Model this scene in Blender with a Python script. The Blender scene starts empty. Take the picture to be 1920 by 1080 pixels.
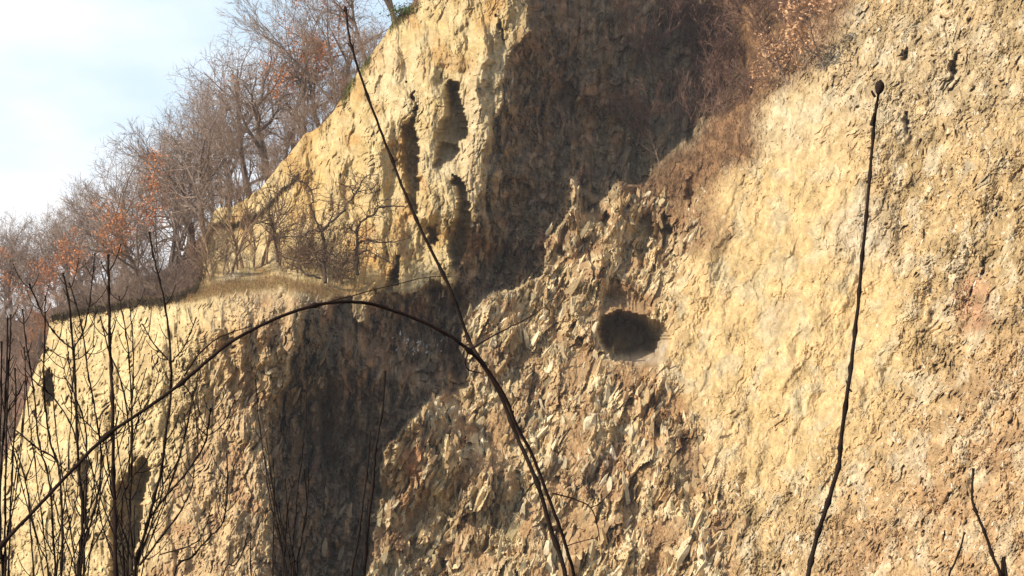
import bpy, math, random
import numpy as np
from mathutils import Vector

# ------------------------------------------------------------------ camera, world, sun
W, H, F = 1920.0, 1080.0, 2955.0          # photo frame and focal length in its pixels
PITCH = math.radians(10.0)
CA, SA = math.cos(PITCH), math.sin(PITCH)
CAMZ = 1.7
scene = bpy.context.scene
cd = bpy.data.cameras.new('camera'); cam = bpy.data.objects.new('camera', cd)
scene.collection.objects.link(cam)
cam.location = (0, 0, CAMZ); cam.rotation_euler = (math.radians(90) + PITCH, 0, 0)
cd.sensor_width = 36; cd.lens = 36 * F / W; cd.clip_start = 0.05; cd.clip_end = 6000
scene.camera = cam

SUN = Vector((-0.74, -0.43, 0.52)).normalized()      # towards the sun
el = math.asin(SUN.z); az = math.atan2(SUN.x, SUN.y)
world = bpy.data.worlds.new('World'); scene.world = world; world.use_nodes = True
wt = world.node_tree; wn = wt.nodes; wl = wt.links; wn.clear()
wo = wn.new('ShaderNodeOutputWorld'); bg = wn.new('ShaderNodeBackground')
sky = wn.new('ShaderNodeTexSky'); sky.sky_type = 'NISHITA'; sky.sun_disc = False
sky.sun_elevation = el; sky.sun_rotation = az; sky.air_density = 1.0; sky.dust_density = 1.5
bg.inputs['Strength'].default_value = 0.14
tc = wn.new('ShaderNodeTexCoord'); mp = wn.new('ShaderNodeMapping'); mp.inputs['Scale'].default_value = (2.2, 2.2, 5.0)
mp.inputs['Location'].default_value = (0.35, 0.1, 0.2)
nz = wn.new('ShaderNodeTexNoise'); nz.inputs['Scale'].default_value = 1.3; nz.inputs['Detail'].default_value = 5
cr = wn.new('ShaderNodeValToRGB'); cr.color_ramp.elements[0].position = 0.36; cr.color_ramp.elements[1].position = 0.60
cr.color_ramp.elements[0].color = (0.86,)*3 + (1,); cr.color_ramp.elements[1].color = (1,)*4
# thin bright cloud veil, thickest in the quarter of the sky behind the trees on the left
sep = wn.new('ShaderNodeSeparateXYZ')
lo = wn.new('ShaderNodeMapRange'); lo.inputs['From Min'].default_value = 0.55; lo.inputs['From Max'].default_value = 0.9
lo.inputs['To Min'].default_value = 0.12; lo.inputs['To Max'].default_value = 1.0
mul = wn.new('ShaderNodeMath'); mul.operation = 'MULTIPLY'
mx = wn.new('ShaderNodeMixRGB'); mx.inputs[2].default_value = (7.6, 7.85, 8.1, 1)
wl.new(tc.outputs['Generated'], mp.inputs['Vector']); wl.new(mp.outputs[0], nz.inputs['Vector']); wl.new(nz.outputs['Fac'], cr.inputs[0])
wl.new(tc.outputs['Generated'], sep.inputs[0]); wl.new(sep.outputs['Y'], lo.inputs['Value'])
wl.new(cr.outputs[0], mul.inputs[0]); wl.new(lo.outputs[0], mul.inputs[1])
c2 = wn.new('ShaderNodeValToRGB'); c2.color_ramp.elements[0].position = .38; c2.color_ramp.elements[1].position = .56
c2.color_ramp.elements[0].color = (.63, .80, .96, 1); c2.color_ramp.elements[1].color = (.97, .98, 1, 1)
vs = wn.new('ShaderNodeVectorMath'); vs.operation = 'SCALE'; vs.inputs['Scale'].default_value = 7.7
wl.new(nz.outputs['Fac'], c2.inputs[0]); wl.new(c2.outputs[0], vs.inputs[0]); wl.new(vs.outputs[0], mx.inputs[2])
wl.new(mul.outputs[0], mx.inputs[0]); wl.new(sky.outputs[0], mx.inputs[1]); wl.new(mx.outputs[0], bg.inputs['Color']); wl.new(bg.outputs[0], wo.inputs[0])

sd = bpy.data.lights.new('sun', 'SUN'); sd.energy = 5.0; sd.angle = math.radians(0.5); sd.color = (1.0, 0.90, 0.74)
so = bpy.data.objects.new('sun', sd); scene.collection.objects.link(so)
so.rotation_euler = (-SUN).to_track_quat('-Z', 'Y').to_euler(); so.location = (-40, -20, 60)
scene.view_settings.view_transform = 'Standard'; scene.view_settings.look = 'None'
scene.view_settings.exposure = 0.22; scene.view_settings.gamma = 1.0; scene.view_settings.use_curve_mapping = False
scene.cycles.max_bounces = 6; scene.cycles.diffuse_bounces = 3

# ------------------------------------------------------------------ helpers
def at(px, py, Y):
    """world point on the sight line of photo pixel (px, py) at forward distance Y (metres)"""
    x = (px - 960) / F; z = (540 - py) / F
    wy = CA - z * SA; wz = SA + z * CA
    return (x / wy * Y, Y, CAMZ + wz / wy * Y)

def _h(ix, iy, seed):
    n = (ix.astype(np.int64) * 374761393 + iy.astype(np.int64) * 668265263 + seed * 974634777) & 0xFFFFFFFF
    n = ((n ^ (n >> 13)) * 1274126177) & 0xFFFFFFFF
    n = (n ^ (n >> 16)) & 0xFFFFFFFF
    return n.astype(np.float64) / 4294967295.0

def perlin(x, y, seed=0):
    ix = np.floor(x); iy = np.floor(y); fx = x - ix; fy = y - iy
    ux = fx * fx * fx * (fx * (fx * 6 - 15) + 10); uy = fy * fy * fy * (fy * (fy * 6 - 15) + 10)
    def g(dx, dy):
        a = _h(ix + dx, iy + dy, seed) * 6.2831853
        return np.cos(a) * (fx - dx) + np.sin(a) * (fy - dy)
    a = g(0, 0) * (1 - ux) + g(1, 0) * ux; b = g(0, 1) * (1 - ux) + g(1, 1) * ux
    return (a * (1 - uy) + b * uy) * 1.5

def fbm(x, y, seed=0, octv=4, gain=0.5):
    s = 0; a = 1.0
    for o in range(octv):
        s = s + a * perlin(x * 2 ** o, y * 2 ** o, seed + o * 17); a *= gain
    return s

def ridged(x, y, seed=0, octv=4):
    s = 0; a = 1.0; t = 0
    for o in range(octv):
        s = s + a * (1 - 2 * np.abs(perlin(x * 2 ** o, y * 2 ** o, seed + o * 13))); t += a; a *= 0.5
    return s / t

def facets(x, y, seed=0, tilt=1.0):
    """cellular blocks: every cell is a tilted plane (step + tilt); returns height, border closeness, cell random"""
    ix = np.floor(x); iy = np.floor(y)
    d1 = np.full(x.shape, 9.0); d2 = np.full(x.shape, 9.0); hh = np.zeros(x.shape); rr = np.zeros(x.shape)
    for dx in (-1, 0, 1):
        for dy in (-1, 0, 1):
            cx = ix + dx; cy = iy + dy
            qx = x - (cx + _h(cx, cy, seed)); qy = y - (cy + _h(cx, cy, seed + 5))
            d = qx * qx + qy * qy
            r = _h(cx, cy, seed + 9)
            v = (r - 0.5) + tilt * (qx * (_h(cx, cy, seed + 11) - 0.5) * 2 + qy * (_h(cx, cy, seed + 12) - 0.5) * 1.2)
            m = d < d1
            d2 = np.where(m, d1, np.minimum(d2, d))
            hh = np.where(m, v, hh); rr = np.where(m, _h(cx, cy, seed + 21), rr); d1 = np.where(m, d, d1)
    return hh, np.sqrt(d2) - np.sqrt(d1), rr

def inside(poly, x, y):
    c = np.zeros(x.shape, bool); n = len(poly); j = n - 1
    for i in range(n):
        xi, yi = poly[i]; xj, yj = poly[j]
        if yi != yj:
            k = ((yi > y) != (yj > y)) & (x < (xj - xi) * (y - yi) / (yj - yi) + xi)
            c ^= k
        j = i
    return c

def blur(a, r):
    for ax in (0, 1):
        for _ in range(2):
            p = np.pad(a, [(r, r) if q == ax else (0, 0) for q in (0, 1)], mode='edge')
            cs = np.cumsum(p, axis=ax); cs = np.insert(cs, 0, 0, axis=ax)
            n = a.shape[ax]
            a = (np.take(cs, range(2 * r + 1, 2 * r + 1 + n), axis=ax) - np.take(cs, range(0, n), axis=ax)) / (2 * r + 1)
    return a

def lin(rgb):
    return tuple(((c / 255) / 12.92 if c / 255 <= 0.04045 else (((c / 255) + 0.055) / 1.055) ** 2.4) for c in rgb)

def tag(o, label=None, cat=None, group=None, kind=None):
    if label: o['label'] = label
    if cat: o['category'] = cat
    if group: o['group'] = group
    if kind: o['kind'] = kind
    return o

def material(name, col, rough=0.9, var=0.25, scale=6.0, bump=0.0, attr=None, trans=0.0):
    m = bpy.data.materials.new(name); m.use_nodes = True; t = m.node_tree; n = t.nodes; l = t.links
    b = n['Principled BSDF']; b.inputs['Roughness'].default_value = rough
    b.inputs['Specular IOR Level'].default_value = 0.08
    tcn = n.new('ShaderNodeTexCoord'); no = n.new('ShaderNodeTexNoise'); no.inputs['Scale'].default_value = scale; no.inputs['Detail'].default_value = 6
    l.new(tcn.outputs['Object'], no.inputs['Vector'])
    mr = n.new('ShaderNodeMapRange'); mr.inputs['From Min'].default_value = 0.3; mr.inputs['From Max'].default_value = 0.7
    mr.inputs['To Min'].default_value = 1 - var; mr.inputs['To Max'].default_value = 1 + var
    l.new(no.outputs['Fac'], mr.inputs['Value'])
    vm = n.new('ShaderNodeVectorMath'); vm.operation = 'SCALE'
    if attr:
        at_ = n.new('ShaderNodeAttribute'); at_.attribute_name = attr; l.new(at_.outputs['Color'], vm.inputs[0])
    else:
        rg = n.new('ShaderNodeRGB'); rg.outputs[0].default_value = (*col, 1); l.new(rg.outputs[0], vm.inputs[0])
    l.new(mr.outputs[0], vm.inputs['Scale']); l.new(vm.outputs[0], b.inputs['Base Color'])
    if bump:
        bn = n.new('ShaderNodeBump'); bn.inputs['Strength'].default_value = 1.0; bn.inputs['Distance'].default_value = bump
        l.new(no.outputs['Fac'], bn.inputs['Height']); l.new(bn.outputs[0], b.inputs['Normal'])
    return m

def mesh_np(name, verts, faces, mat, parent=None, loc=None, smooth=False, cols=None, mats=None, fmi=None):
    """faces: (n,3) or (n,4) int array"""
    verts = np.asarray(verts, np.float32); faces = np.asarray(faces, np.int32)
    me = bpy.data.meshes.new(name); nf, k = faces.shape
    me.vertices.add(len(verts)); me.vertices.foreach_set('co', verts.ravel())
    me.loops.add(nf * k); me.loops.foreach_set('vertex_index', faces.ravel())
    me.polygons.add(nf); me.polygons.foreach_set('loop_start', np.arange(nf, dtype=np.int32) * k)
    me.polygons.foreach_set('loop_total', np.full(nf, k, np.int32))
    if fmi is not None: me.polygons.foreach_set('material_index', fmi)
    me.polygons.foreach_set('use_smooth', np.full(nf, smooth, bool))
    me.update(calc_edges=True)
    if cols is not None:
        ca = me.color_attributes.new('Col', 'FLOAT_COLOR', 'POINT')
        c4 = np.ones((len(verts), 4), np.float32); c4[:, :3] = cols; ca.data.foreach_set('color', c4.ravel())
    for m in (mats or [mat]): me.materials.append(m)
    o = bpy.data.objects.new(name, me); scene.collection.objects.link(o)
    if parent is not None: o.parent = parent
    if loc is not None: o.location = loc
    return o

# ------------------------------------------------------------------ the quarry face: coarse depth design
S3 = 3.0
gx = np.arange(-300, 2301, S3); gy = np.arange(-560, 1330, S3)
PX, PY = np.meshgrid(gx, gy)                        # rows = py
CTRL = [  # (px, py, forward distance in m)
 (-300,1300,70),(-300,900,76),(-300,500,84),(0,1300,66),(0,1080,67),(0,880,71),(60,740,72),(95,590,73),(100,900,67.6),(150,1080,65),(200,575,71.2),(200,800,68),
 (330,560,69),(330,800,66),(330,1080,63.5),(430,560,68),(470,700,67),(450,900,65),(450,1080,63),(560,570,67.7),(540,700,66.5),(510,900,64.9),(500,1080,63.1),(500,1300,61),
 (400,400,85),(450,470,82.5),(500,340,84),(600,240,84.5),(700,110,85),(780,20,85.5),(600,400,81),(600,480,78.5),(700,300,80.5),(700,450,78),(650,530,75),
 (800,150,81.5),(800,300,79.6),(790,450,77.6),(900,60,82),(900,200,80),(890,350,78.4),(980,0,82),(990,-300,90),(985,-550,97),
 (1060,450,79),(1000,540,77.5),(900,600,75.8),(880,700,74.5),(790,790,72.5),(715,900,70),(700,1080,68.3),(700,1300,66),
 (900,900,71),(900,1080,67.5),(900,1300,63),(1000,700,75),(1100,600,76.5),(1100,800,71.5),(1100,1000,67.5),(1100,1300,61.5),
 (1180,380,80.5),(1200,480,79),(1250,330,82.5),(1370,160,88),(1420,-60,93),(1420,-500,104),(1200,560,77),(1300,430,79),(1300,600,75),(1250,750,71.6),(1300,900,67.5),(1300,1080,63.5),(1300,1300,59),
 (1450,250,81),(1500,120,83),(1570,0,84),(1600,-500,93),(1450,450,75.5),(1450,650,71.5),(1500,900,65),(1500,1080,60.5),(1500,1300,55.5),
 (1650,100,79),(1700,300,74),(1700,500,70.2),(1700,700,66),(1700,1000,58.5),(1700,1300,52),(1900,0,75),(1900,300,69),(1900,600,62.5),(1900,900,56),(1900,1200,49),
 (2300,-500,74),(2300,0,66),(2300,600,55),(2300,1300,44),(1900,-500,84)]
P = np.array(CTRL, float)
def tps(r2): return np.where(r2 > 0, r2 * np.log(r2 + 1e-12), 0)
A = P[:, :2] / 1000.0
K = tps(((A[:, None] - A[None]) ** 2).sum(-1)) + np.eye(len(A)) * 2e-3
Q = np.hstack([np.ones((len(A), 1)), A])
M = np.block([[K, Q], [Q.T, np.zeros((3, 3))]])
sol = np.linalg.solve(M, np.concatenate([P[:, 2], np.zeros(3)]))
D = sol[-3] + sol[-2] * PX / 1000 + sol[-1] * PY / 1000
for (ax_, ay_), wgt in zip(A, sol[:-3]):
    D = D + wgt * tps((PX / 1000 - ax_) ** 2 + (PY / 1000 - ay_) ** 2)

def ridge(pts, wd, amp):
    """rounded rib along a traced line (amp metres towards the viewer)"""
    best = np.full(PX.shape, 1e9)
    for (x1, y1), (x2, y2) in zip(pts[:-1], pts[1:]):
        dx, dy = x2 - x1, y2 - y1; t = np.clip(((PX - x1) * dx + (PY - y1) * dy) / (dx * dx + dy * dy + 1e-6), 0, 1)
        best = np.minimum(best, np.hypot(PX - x1 - t * dx, PY - y1 - t * dy))
    return amp * np.exp(-(best / wd) ** 2.5)
for pts, wd, amp in [([(838,345),(838,395)],28,.9),([(768,175),(766,210)],20,.6),([(790,80),(805,180),(800,300),(800,400)],22,.8),([(905,70),(900,200),(888,330),(880,400)],22,.8),
   ([(850,60),(845,110)],26,.5),([(700,180),(690,330),(720,470)],30,.6),([(620,290),(640,420)],26,.5),([(560,320),(540,430)],24,.5),([(660,500),(700,530)],16,.6),([(735,120),(742,250)],20,.5),
   ([(1165,350),(1150,430),(1120,520)],24,.9),([(1075,350),(1050,450)],14,.7),([(1210,380),(1195,500)],18,.6),([(940,570),(900,700),(930,800)],26,.6),([(795,790),(800,1000)],20,.7),
   ([(740,900),(735,1060)],14,.5),([(870,860),(880,1000)],26,.8),([(1010,640),(1080,760)],28,.6),([(1000,960),(1010,1080)],26,.6),([(1100,900),(1180,1060)],32,.5),([(1240,870),(1300,1060)],36,.6),
   ([(1450,220),(1330,420),(1290,560)],40,.6),([(1640,260),(1560,480),(1480,700)],60,.7),([(1720,540),(1560,800)],26,.5),([(1850,300),(1700,620)],50,.7),([(1900,560),(1760,900)],50,.6),([(560,560),(540,700)],16,.6),([(470,620),(440,800)],30,.5),([(300,640),(240,900)],30,.3)]:
    D = D - ridge(pts, wd, amp * (1.5 if pts[0][1] < 420 and pts[0][0] < 960 else 1))
# warp so traced outlines get ragged, natural edges
wx = fbm(PX / 60, PY / 60, 3, 4) * 10; wy = fbm(PX / 60, PY / 60, 8, 4) * 13
WXp, WYp = PX + wx, PY + wy

GULLY = [(985,-700),(985,0),(1000,60),(960,95),(945,130),(935,200),(905,290),(905,330),(895,400),(880,440),(860,520),(835,540),(800,520),(765,560),(700,545),
 (690,600),(672,602),(660,560),(600,572),(572,560),(565,600),(560,640),(545,670),(540,720),(520,750),(500,790),(495,830),(510,860),(515,1000),(500,1080),(500,1400),
 (710,1400),(690,1080),(700,1000),(715,900),(715,850),(780,775),(830,740),(872,735),(880,700),(868,640),(880,580),(930,555),(980,540),(1010,520),(1030,460),(1060,400),(1078,345),
 (1090,395),(1130,375),(1165,340),(1205,348),(1240,300),(1300,265),(1360,205),(1400,150),(1385,60),(1330,0),(1300,-200),(1300,-700)]
HOLES = [  # (polygon, extra depth)
 ([(842,148),(862,160),(865,190),(880,225),(876,250),(850,268),(815,255),(825,230),(833,200),(835,170)], 1.6),
 ([(822,262),(858,262),(862,285),(845,300),(815,312)], 1.2),
 ([(760,150),(780,180),(783,215),(776,240),(785,290),(783,400),(770,400),(755,330),(755,240),(776,222),(772,170)], 1.1),
 ([(845,330),(870,345),(885,390),(880,430),(870,520),(845,500),(838,440),(850,410),(855,370)], 1.5),
 ([(810,420),(822,415),(815,460),(800,450)], .8),
 ([(745,480),(750,545),(715,550)], 1.0),
 ([(925,15),(938,40),(945,90),(935,60)], .5),
 ([(85,700),(96,690),(100,740),(90,770),(84,745)], .9),
 ([(220,905),(268,860),(282,875),(270,930),(245,1090),(205,1090),(210,950)], 1.3),
 
 ([(150,850),(168,870),(165,960),(160,1000),(152,920)], .5),
 ([(1688,108),(1705,85),(1708,92),(1696,112)], .25), ([(1783,120),(1797,100),(1795,135),(1785,150)], .5),
 ([(1695,225),(1705,205),(1708,240),(1698,250)], .4), ([(1185,430),(1215,390),(1228,430),(1205,500),(1190,480)], .7),
 ([(1225,440),(1250,400),(1262,420),(1245,480)], .7), ([(1130,400),(1142,390),(1140,440),(1128,450)], .6), ([(1085,440),(1100,430),(1098,470),(1080,480)],.5),
 ([(1290,320),(1305,330),(1300,390),(1285,370)], .5), ([(1840,490),(1850,480),(1846,520),(1838,530)], .5), 
]
CAVE = [(1120,612),(1130,592),(1155,582),(1205,590),(1240,606),(1252,634),(1246,664),(1232,684),(1195,686),(1150,674),(1128,648)]
CREV = [(1140,520),(1185,540),(1225,560),(1235,600),(1200,590),(1150,585),(1130,600),(1115,560)]

def sweep(D, mask, marg, pull=True):
    """walk the sunlight across the face: masked cells are set behind the ray, all others in front of it"""
    D = D.copy(); Sp = np.full(len(gy), 1e9)
    x0 = (gx - 960) / F; zc = (540 - gy) / F
    Lr, Lf, Lu, Ly = -SUN.x, (-SUN.y) * CA + (-SUN.z) * SA, (-SUN.z) * CA - (-SUN.y) * SA, -SUN.y
    for j in range(1, len(gx)):
        r = Lr - x0[j] * Lf
        slope = (-(Lu) + zc * Lf) / r
        prev = np.minimum(Sp, D[:, j - 1])
        S = np.interp(gy - slope * S3, gy, prev) + Ly * S3 * (prev / (CA - zc * SA)) / (F * r)
        m = mask[:, j]
        D[m, j] = np.maximum(D[m, j], S[m] + marg[m, j])
        if pull: D[~m, j] = np.minimum(D[~m, j], S[~m] - 0.02)
        Sp = S
    return D

def edge_dist(m, n):
    d = np.zeros(m.shape); c = m.copy()
    for _ in range(n):
        d += c
        q = c.copy(); q[1:] &= c[:-1]; q[:-1] &= c[1:]; q[:, 1:] &= c[:, :-1]; q[:, :-1] &= c[:, 1:]; c = q
    return d

gul = inside(GULLY, WXp, WYp)
msk = gul.copy(); mar = np.minimum(edge_dist(gul, 40) * 0.06, 2.2) + 0.16
mar += np.where(gul, (fbm(PX / 90, PY / 160, 31, 3) + 0.6) * 0.5 * np.clip(mar, 0, 1), 0)
sx_, sy_ = PX + wx * .5 + fbm(PX / 16, PY / 16, 33, 3) * 5, PY + wy * .5 + fbm(PX / 16, PY / 16, 34, 3) * 6
for poly, dep in HOLES:
    h = inside(poly, sx_, sy_)
    D = D + 0 * D
    mar = np.where(h & ~msk, np.minimum(edge_dist(h, 8) * 0.3, dep * .9) + min(.45, dep * .35), mar); msk |= h
D0 = D.copy()
D = sweep(D, msk, mar)
pulled = np.clip(D0 - D, 0, None)
print('pulled cells >0.3 m: %.3f  max %.2f' % ((pulled > 0.3).mean(), pulled.max()))
vz = blur(inside([(1230,360),(1200,200),(1230,-100),(1230,-700),(1700,-700),(1640,0),(1480,180),(1330,330)], PX, PY).astype(float), 6)
D = D * (1 - vz) + blur(D, 7) * vz
cav = inside(CAVE, 1182 + (PX + wx * .2 - 1184) / 1.06, 632 + (PY + wy * .2 - 634) / 1.0)
crv = inside(CREV, sx_, sy_)
D = D + np.where(cav, np.minimum(edge_dist(cav, 20) * 0.8 * np.clip((1250 - PX - (PY - 630) * .7) / 80, .45, 1.4) + 1.0, 6.5), 0) + np.where(crv & ~cav, np.minimum(edge_dist(crv, 12) * 0.08, .8), 0)

# ------------------------------------------------------------------ rock kinds, plus the gully's shadow outline (soft outlines)
def zone(poly, soft=4, w=1.0):
    return blur(inside(poly, PX + wx * w, PY + wy * w).astype(float), soft)
Z = {}
Z['right'] = np.ones(PX.shape)
Z['pale'] = zone([(1420,200),(1560,165),(1610,290),(1640,450),(1720,560),(1700,720),(1600,900),(1420,960),(1330,850),(1240,720),(1235,570),(1290,420),(1340,330),(1430,290)], 14, 3.5)
Z['pink'] = zone([(1480,1300),(1560,960),(1740,820),(1820,640),(2400,500),(2400,1400)], 22, 5)
Z['mound'] = zone([(690,1400),(690,1080),(715,850),(830,735),(860,600),(1010,500),(1078,330),(1165,320),(1260,330),(1320,420),(1260,520),(1235,680),(1330,840),(1380,960),(1400,1400)], 4, 1)
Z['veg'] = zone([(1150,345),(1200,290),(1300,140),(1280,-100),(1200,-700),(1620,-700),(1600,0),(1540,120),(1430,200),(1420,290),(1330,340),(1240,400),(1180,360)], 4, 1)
Z['bluff'] = zone([(330,560),(380,300),(700,-60),(1000,-700),(1010,60),(960,95),(910,400),(850,540),(700,560),(640,545),(560,540),(450,500)], 3, .5)
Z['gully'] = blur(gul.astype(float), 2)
Z['butt'] = zone([(-400,1400),(-400,500),(100,560),(450,540),(575,560),(560,640),(520,750),(500,830),(515,1400)], 2, .4)
Z['grass'] = zone([(50,610),(90,590),(200,575),(330,568),(430,552),(530,538),(600,560),(690,545),(650,548),(600,532),(530,519),(450,523),(380,536),(200,556),(60,578)], 1, .25)
order = ['right', 'pale', 'pink', 'mound', 'veg', 'bluff', 'gully', 'butt', 'grass']
wts = {}
rem = np.ones(PX.shape)
for k in reversed(order):
    wts[k] = Z[k] * rem; rem = rem * (1 - Z[k])

# ------------------------------------------------------------------ fine grid
cx_ = np.concatenate([np.arange(-290, -20, 6), np.arange(-20, 1940, 1.45), np.arange(1940, 2290, 6)])
SIL = [(-300,1330),(-200,1250),(-40,960),(0,885),(35,790),(60,710),(85,650),(96,588),(200,572),(330,556),(372,528),(384,475),(388,425),(402,396),(450,380),(490,350),(515,320),(545,290),
 (570,255),(610,228),(640,185),(660,150),(690,110),(715,80),(735,45),(760,22),(800,-25),(860,-150),(900,-400),(930,-540),(2400,-540)]
sil = np.interp(cx_, [a for a, b in SIL], [b for a, b in SIL])
sil = sil + fbm(cx_ / 40, cx_ * 0 + .5, 5, 3) * 5 + fbm(cx_ / 9, cx_ * 0 + .5, 6, 2) * 1.6
rows_v = np.concatenate([np.linspace(-540, -20, 60, endpoint=False), np.arange(-20, 1100, 1.45), np.linspace(1100, 1318, 40)])
nR, nC = len(rows_v), len(cx_)
GX = np.broadcast_to(cx_[None], (nR, nC)).copy()
GY = np.maximum(rows_v[:, None], sil[None])            # rows above the skyline collapse onto it ...
over = np.clip(sil[None] - rows_v[:, None], 0, None)    # ... and become the flat top running back behind it
def samp(a, x, y):
    fx = np.clip((x - gx[0]) / S3, 0, len(gx) - 1.001); fy = np.clip((y - gy[0]) / S3, 0, len(gy) - 1.001)
    ix = fx.astype(int); iy = fy.astype(int); tx = fx - ix; ty = fy - iy
    return (a[iy, ix] * (1 - tx) + a[iy, ix + 1] * tx) * (1 - ty) + (a[iy + 1, ix] * (1 - tx) + a[iy + 1, ix + 1] * tx) * ty
FD = samp(D, GX, GY)
sm = lambda v, a, b: np.clip((v - a) / (b - a), 0, 1)
w = {k: samp(wts[k], GX, GY) for k in order}
ccx, ccy = GX, GY
# block shapes lean like the beds in the photo: long axis from lower left to upper right
def rot(x, y, deg):
    a = math.radians(deg); return x * math.cos(a) + y * math.sin(a), -x * math.sin(a) + y * math.cos(a)
ux, uy = rot(ccx + fbm(ccx / 90, ccy / 90, 41, 2) * 12 + fbm(ccx / 12, ccy / 12, 42, 3) * 2, ccy + fbm(ccx / 90, ccy / 90, 44, 2) * 14 + fbm(ccx / 12, ccy / 12, 45, 3) * 3, 16)
f1, e1, r1 = facets(ux / 19, uy / 50, 100, 1.7)
f2, e2, r2 = facets(ux / 8.5, uy / 24, 200, 1.7)
f3, e3, r3 = facets(ux / 4.4, uy / 10, 300, 1.6)
vx, vy = rot(ccx + fbm(ccx / 50, ccy / 50, 51, 3) * 10, ccy + fbm(ccx / 50, ccy / 50, 54, 3) * 10, 28)
g1, h1, q1 = facets(vx / 13, vy / 26, 400, 1.0)
g2, h2, q2 = facets(vx / 5.5, vy / 10, 500, 1.2)
big = ridged(ccx / 130, ccy / 200, 61, 3); med = fbm(ccx / 42, ccy / 70, 71, 4)
streak = fbm(vx / 14, vy / 90, 81, 4); vst = fbm((ccx + med * 12) / 26, ccy / 130, 91, 4)
fine = fbm(ccx / 7, ccy / 9, 95, 3)
pits = np.clip(perlin(vx / 9, vy / 18, 97) - 0.42, 0, 1) + np.clip(perlin(vx / 22, vy / 40, 98) - 0.5, 0, 1) * 1.5
f0, e0, r0_ = facets(ux / 52, uy / 100, 50, 1.3)
tx, ty = ccx + fbm(ccx / 24, ccy / 24, 141, 4) * 9, ccy + fbm(ccx / 24, ccy / 24, 144, 4) * 9
k1, kk1, kr1 = facets(tx / 9, ty / 9, 700, 1.1)
k2, kk2, kr2 = facets(tx / 4.2, ty / 4.6, 720, 1.2)
soil = sm(fbm(ccx / 75, ccy / 60, 631, 5), .0, .35)               # earthy patches between the broken rock
rough = sm(fbm(ccx / 80, ccy / 80, 151, 4), -.25, .45)
lobes = ridged((ccx + med * 14) / 75, ccy / 330 + .3, 161, 2)
crack = np.clip(.05 - np.abs(fbm(vx / 60, vy / 110, 171, 4)), 0, .05) / .05 * rough
diag = fbm(vx / 22, vy / 120, 181, 5)
fl1 = np.clip(perlin(vx / 5.5, vy / 15, 197) * perlin(ccx / 45, ccy / 45, 198) * 2.2 - .28, 0, .5) + np.clip(perlin(vx / 4.0, vy / 9, 199) - .45, 0, .5) * .7
flk = sm(fl1, .02, .25)
d = 0.75 * fl1 * (w['right'] + w['pink'] * .9 + w['pale'] * .35 * rough + w['butt'] * .9 + w['bluff'] * .5) + w['mound'] * ((1 - .8 * soil) * (0.40 * f1 + (.16 + .22 * rough) * f2 + 0.12 * f3) + .55 * f0 * (1 - .5 * soil) + 0.30 * med + 0.05 * fine + .5 * (big - .4)) \
  + w['right'] * ((.4 + .6 * rough) * (0.10 * k1 + 0.095 * k2) + 0.30 * med + 0.06 * fine + 0.12 * diag + 0.30 * pits + .5 * (big - .4) + .10 * crack) \
  + w['pink'] * ((.3 + .7 * rough) * (0.11 * k1 + 0.10 * k2) + 0.24 * med + 0.06 * fine + .12 * diag + 0.2 * pits + .3 * (big - .4)) \
  + w['pale'] * (rough * (0.045 * k1 + 0.025 * k2) + 0.20 * med + 0.13 * diag + 0.025 * fine + 0.14 * pits + .02 * k1 + .08 * crack + .35 * (big - .4)) \
  + w['veg'] * (0.3 * med + 0.10 * f2 + 0.08 * fine) \
  + w['bluff'] * (0.30 * vst + 0.25 * med + rough * (0.08 * f2 + 0.10 * f1 + .04 * k2) + 0.05 * fine - .35 * (lobes - .4) + .12 * crack) \
  + w['gully'] * (0.55 * vst + 0.45 * med + 0.08 * fine + 0.16 * k1 + .12 * k2 * rough + .34 * f1 + .15 * f2 * rough + .12 * crack) \
  + w['butt'] * (0.22 * vst + rough * (0.07 * k1 + 0.05 * k2) + 0.16 * med + 0.035 * fine + .12 * pits + .1 * diag + .05 * crack) \
  + w['grass'] * (0.05 * fine)
rbut = np.clip((ccx - 380) / 90, 0, 1) * w['butt']       # the corner of the spur is rougher
d += rbut * (0.18 * f1 + 0.12 * f2 + .3 * med)
d *= 1 - samp(blur(cav.astype(float), 1), GX, GY) * .6
FD = FD + d
FD = FD + over * 0.06                                     # flat top behind the skyline
GYd = GY + np.minimum(over, 30) * 0.0
xw = (GX - 960) / F; zw = (540 - GYd) / F
wyv = CA - zw * SA; wzv = SA + zw * CA
D_front = np.where(over > 0, FD - over * 0.06, FD)
VX = xw / wyv * D_front; VZ = CAMZ + wzv / wyv * D_front; VY = FD
# rock colours, with some shade and dim light painted in
def c3(c): return np.array(c)[None, None, :]
def mixc(a, b, t): return a * (1 - t[..., None]) + b * t[..., None]
m1 = sm(fbm(ccx / 110, ccy / 90, 601, 5), -.35, .45); m2 = sm(fbm(vx / 30, vy / 60, 611, 5), -.3, .5); m3 = sm(fbm(ccx / 16, ccy / 22, 621, 4), -.35, .5)
rust = sm(fbm(ccx / 60, ccy / 70, 631, 5), .12, .55); gry = sm(fbm(vx / 45, vy / 70, 641, 5), .05, .5)
col = {}
col['right'] = mixc(mixc(c3((.42,.30,.155)), c3((.32,.23,.115)), m1), c3((.48,.40,.27)), gry * .8)
col['pale'] = mixc(mixc(c3((.525,.375,.19)), c3((.41,.295,.14)), m2 * .8), c3((.44,.36,.22)), gry * .8)
col['pink'] = mixc(mixc(c3((.42,.285,.15)), c3((.34,.215,.11)), m1), c3((.50,.40,.26)), gry * .7)
col['mound'] = mixc(mixc(c3((.50,.37,.205)), c3((.60,.49,.30)), m2), c3((.26,.15,.07)), np.maximum(rust * .85, soil * .75))
col['veg'] = mixc(c3((.14,.082,.045)), c3((.23,.135,.07)), m3)
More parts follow.
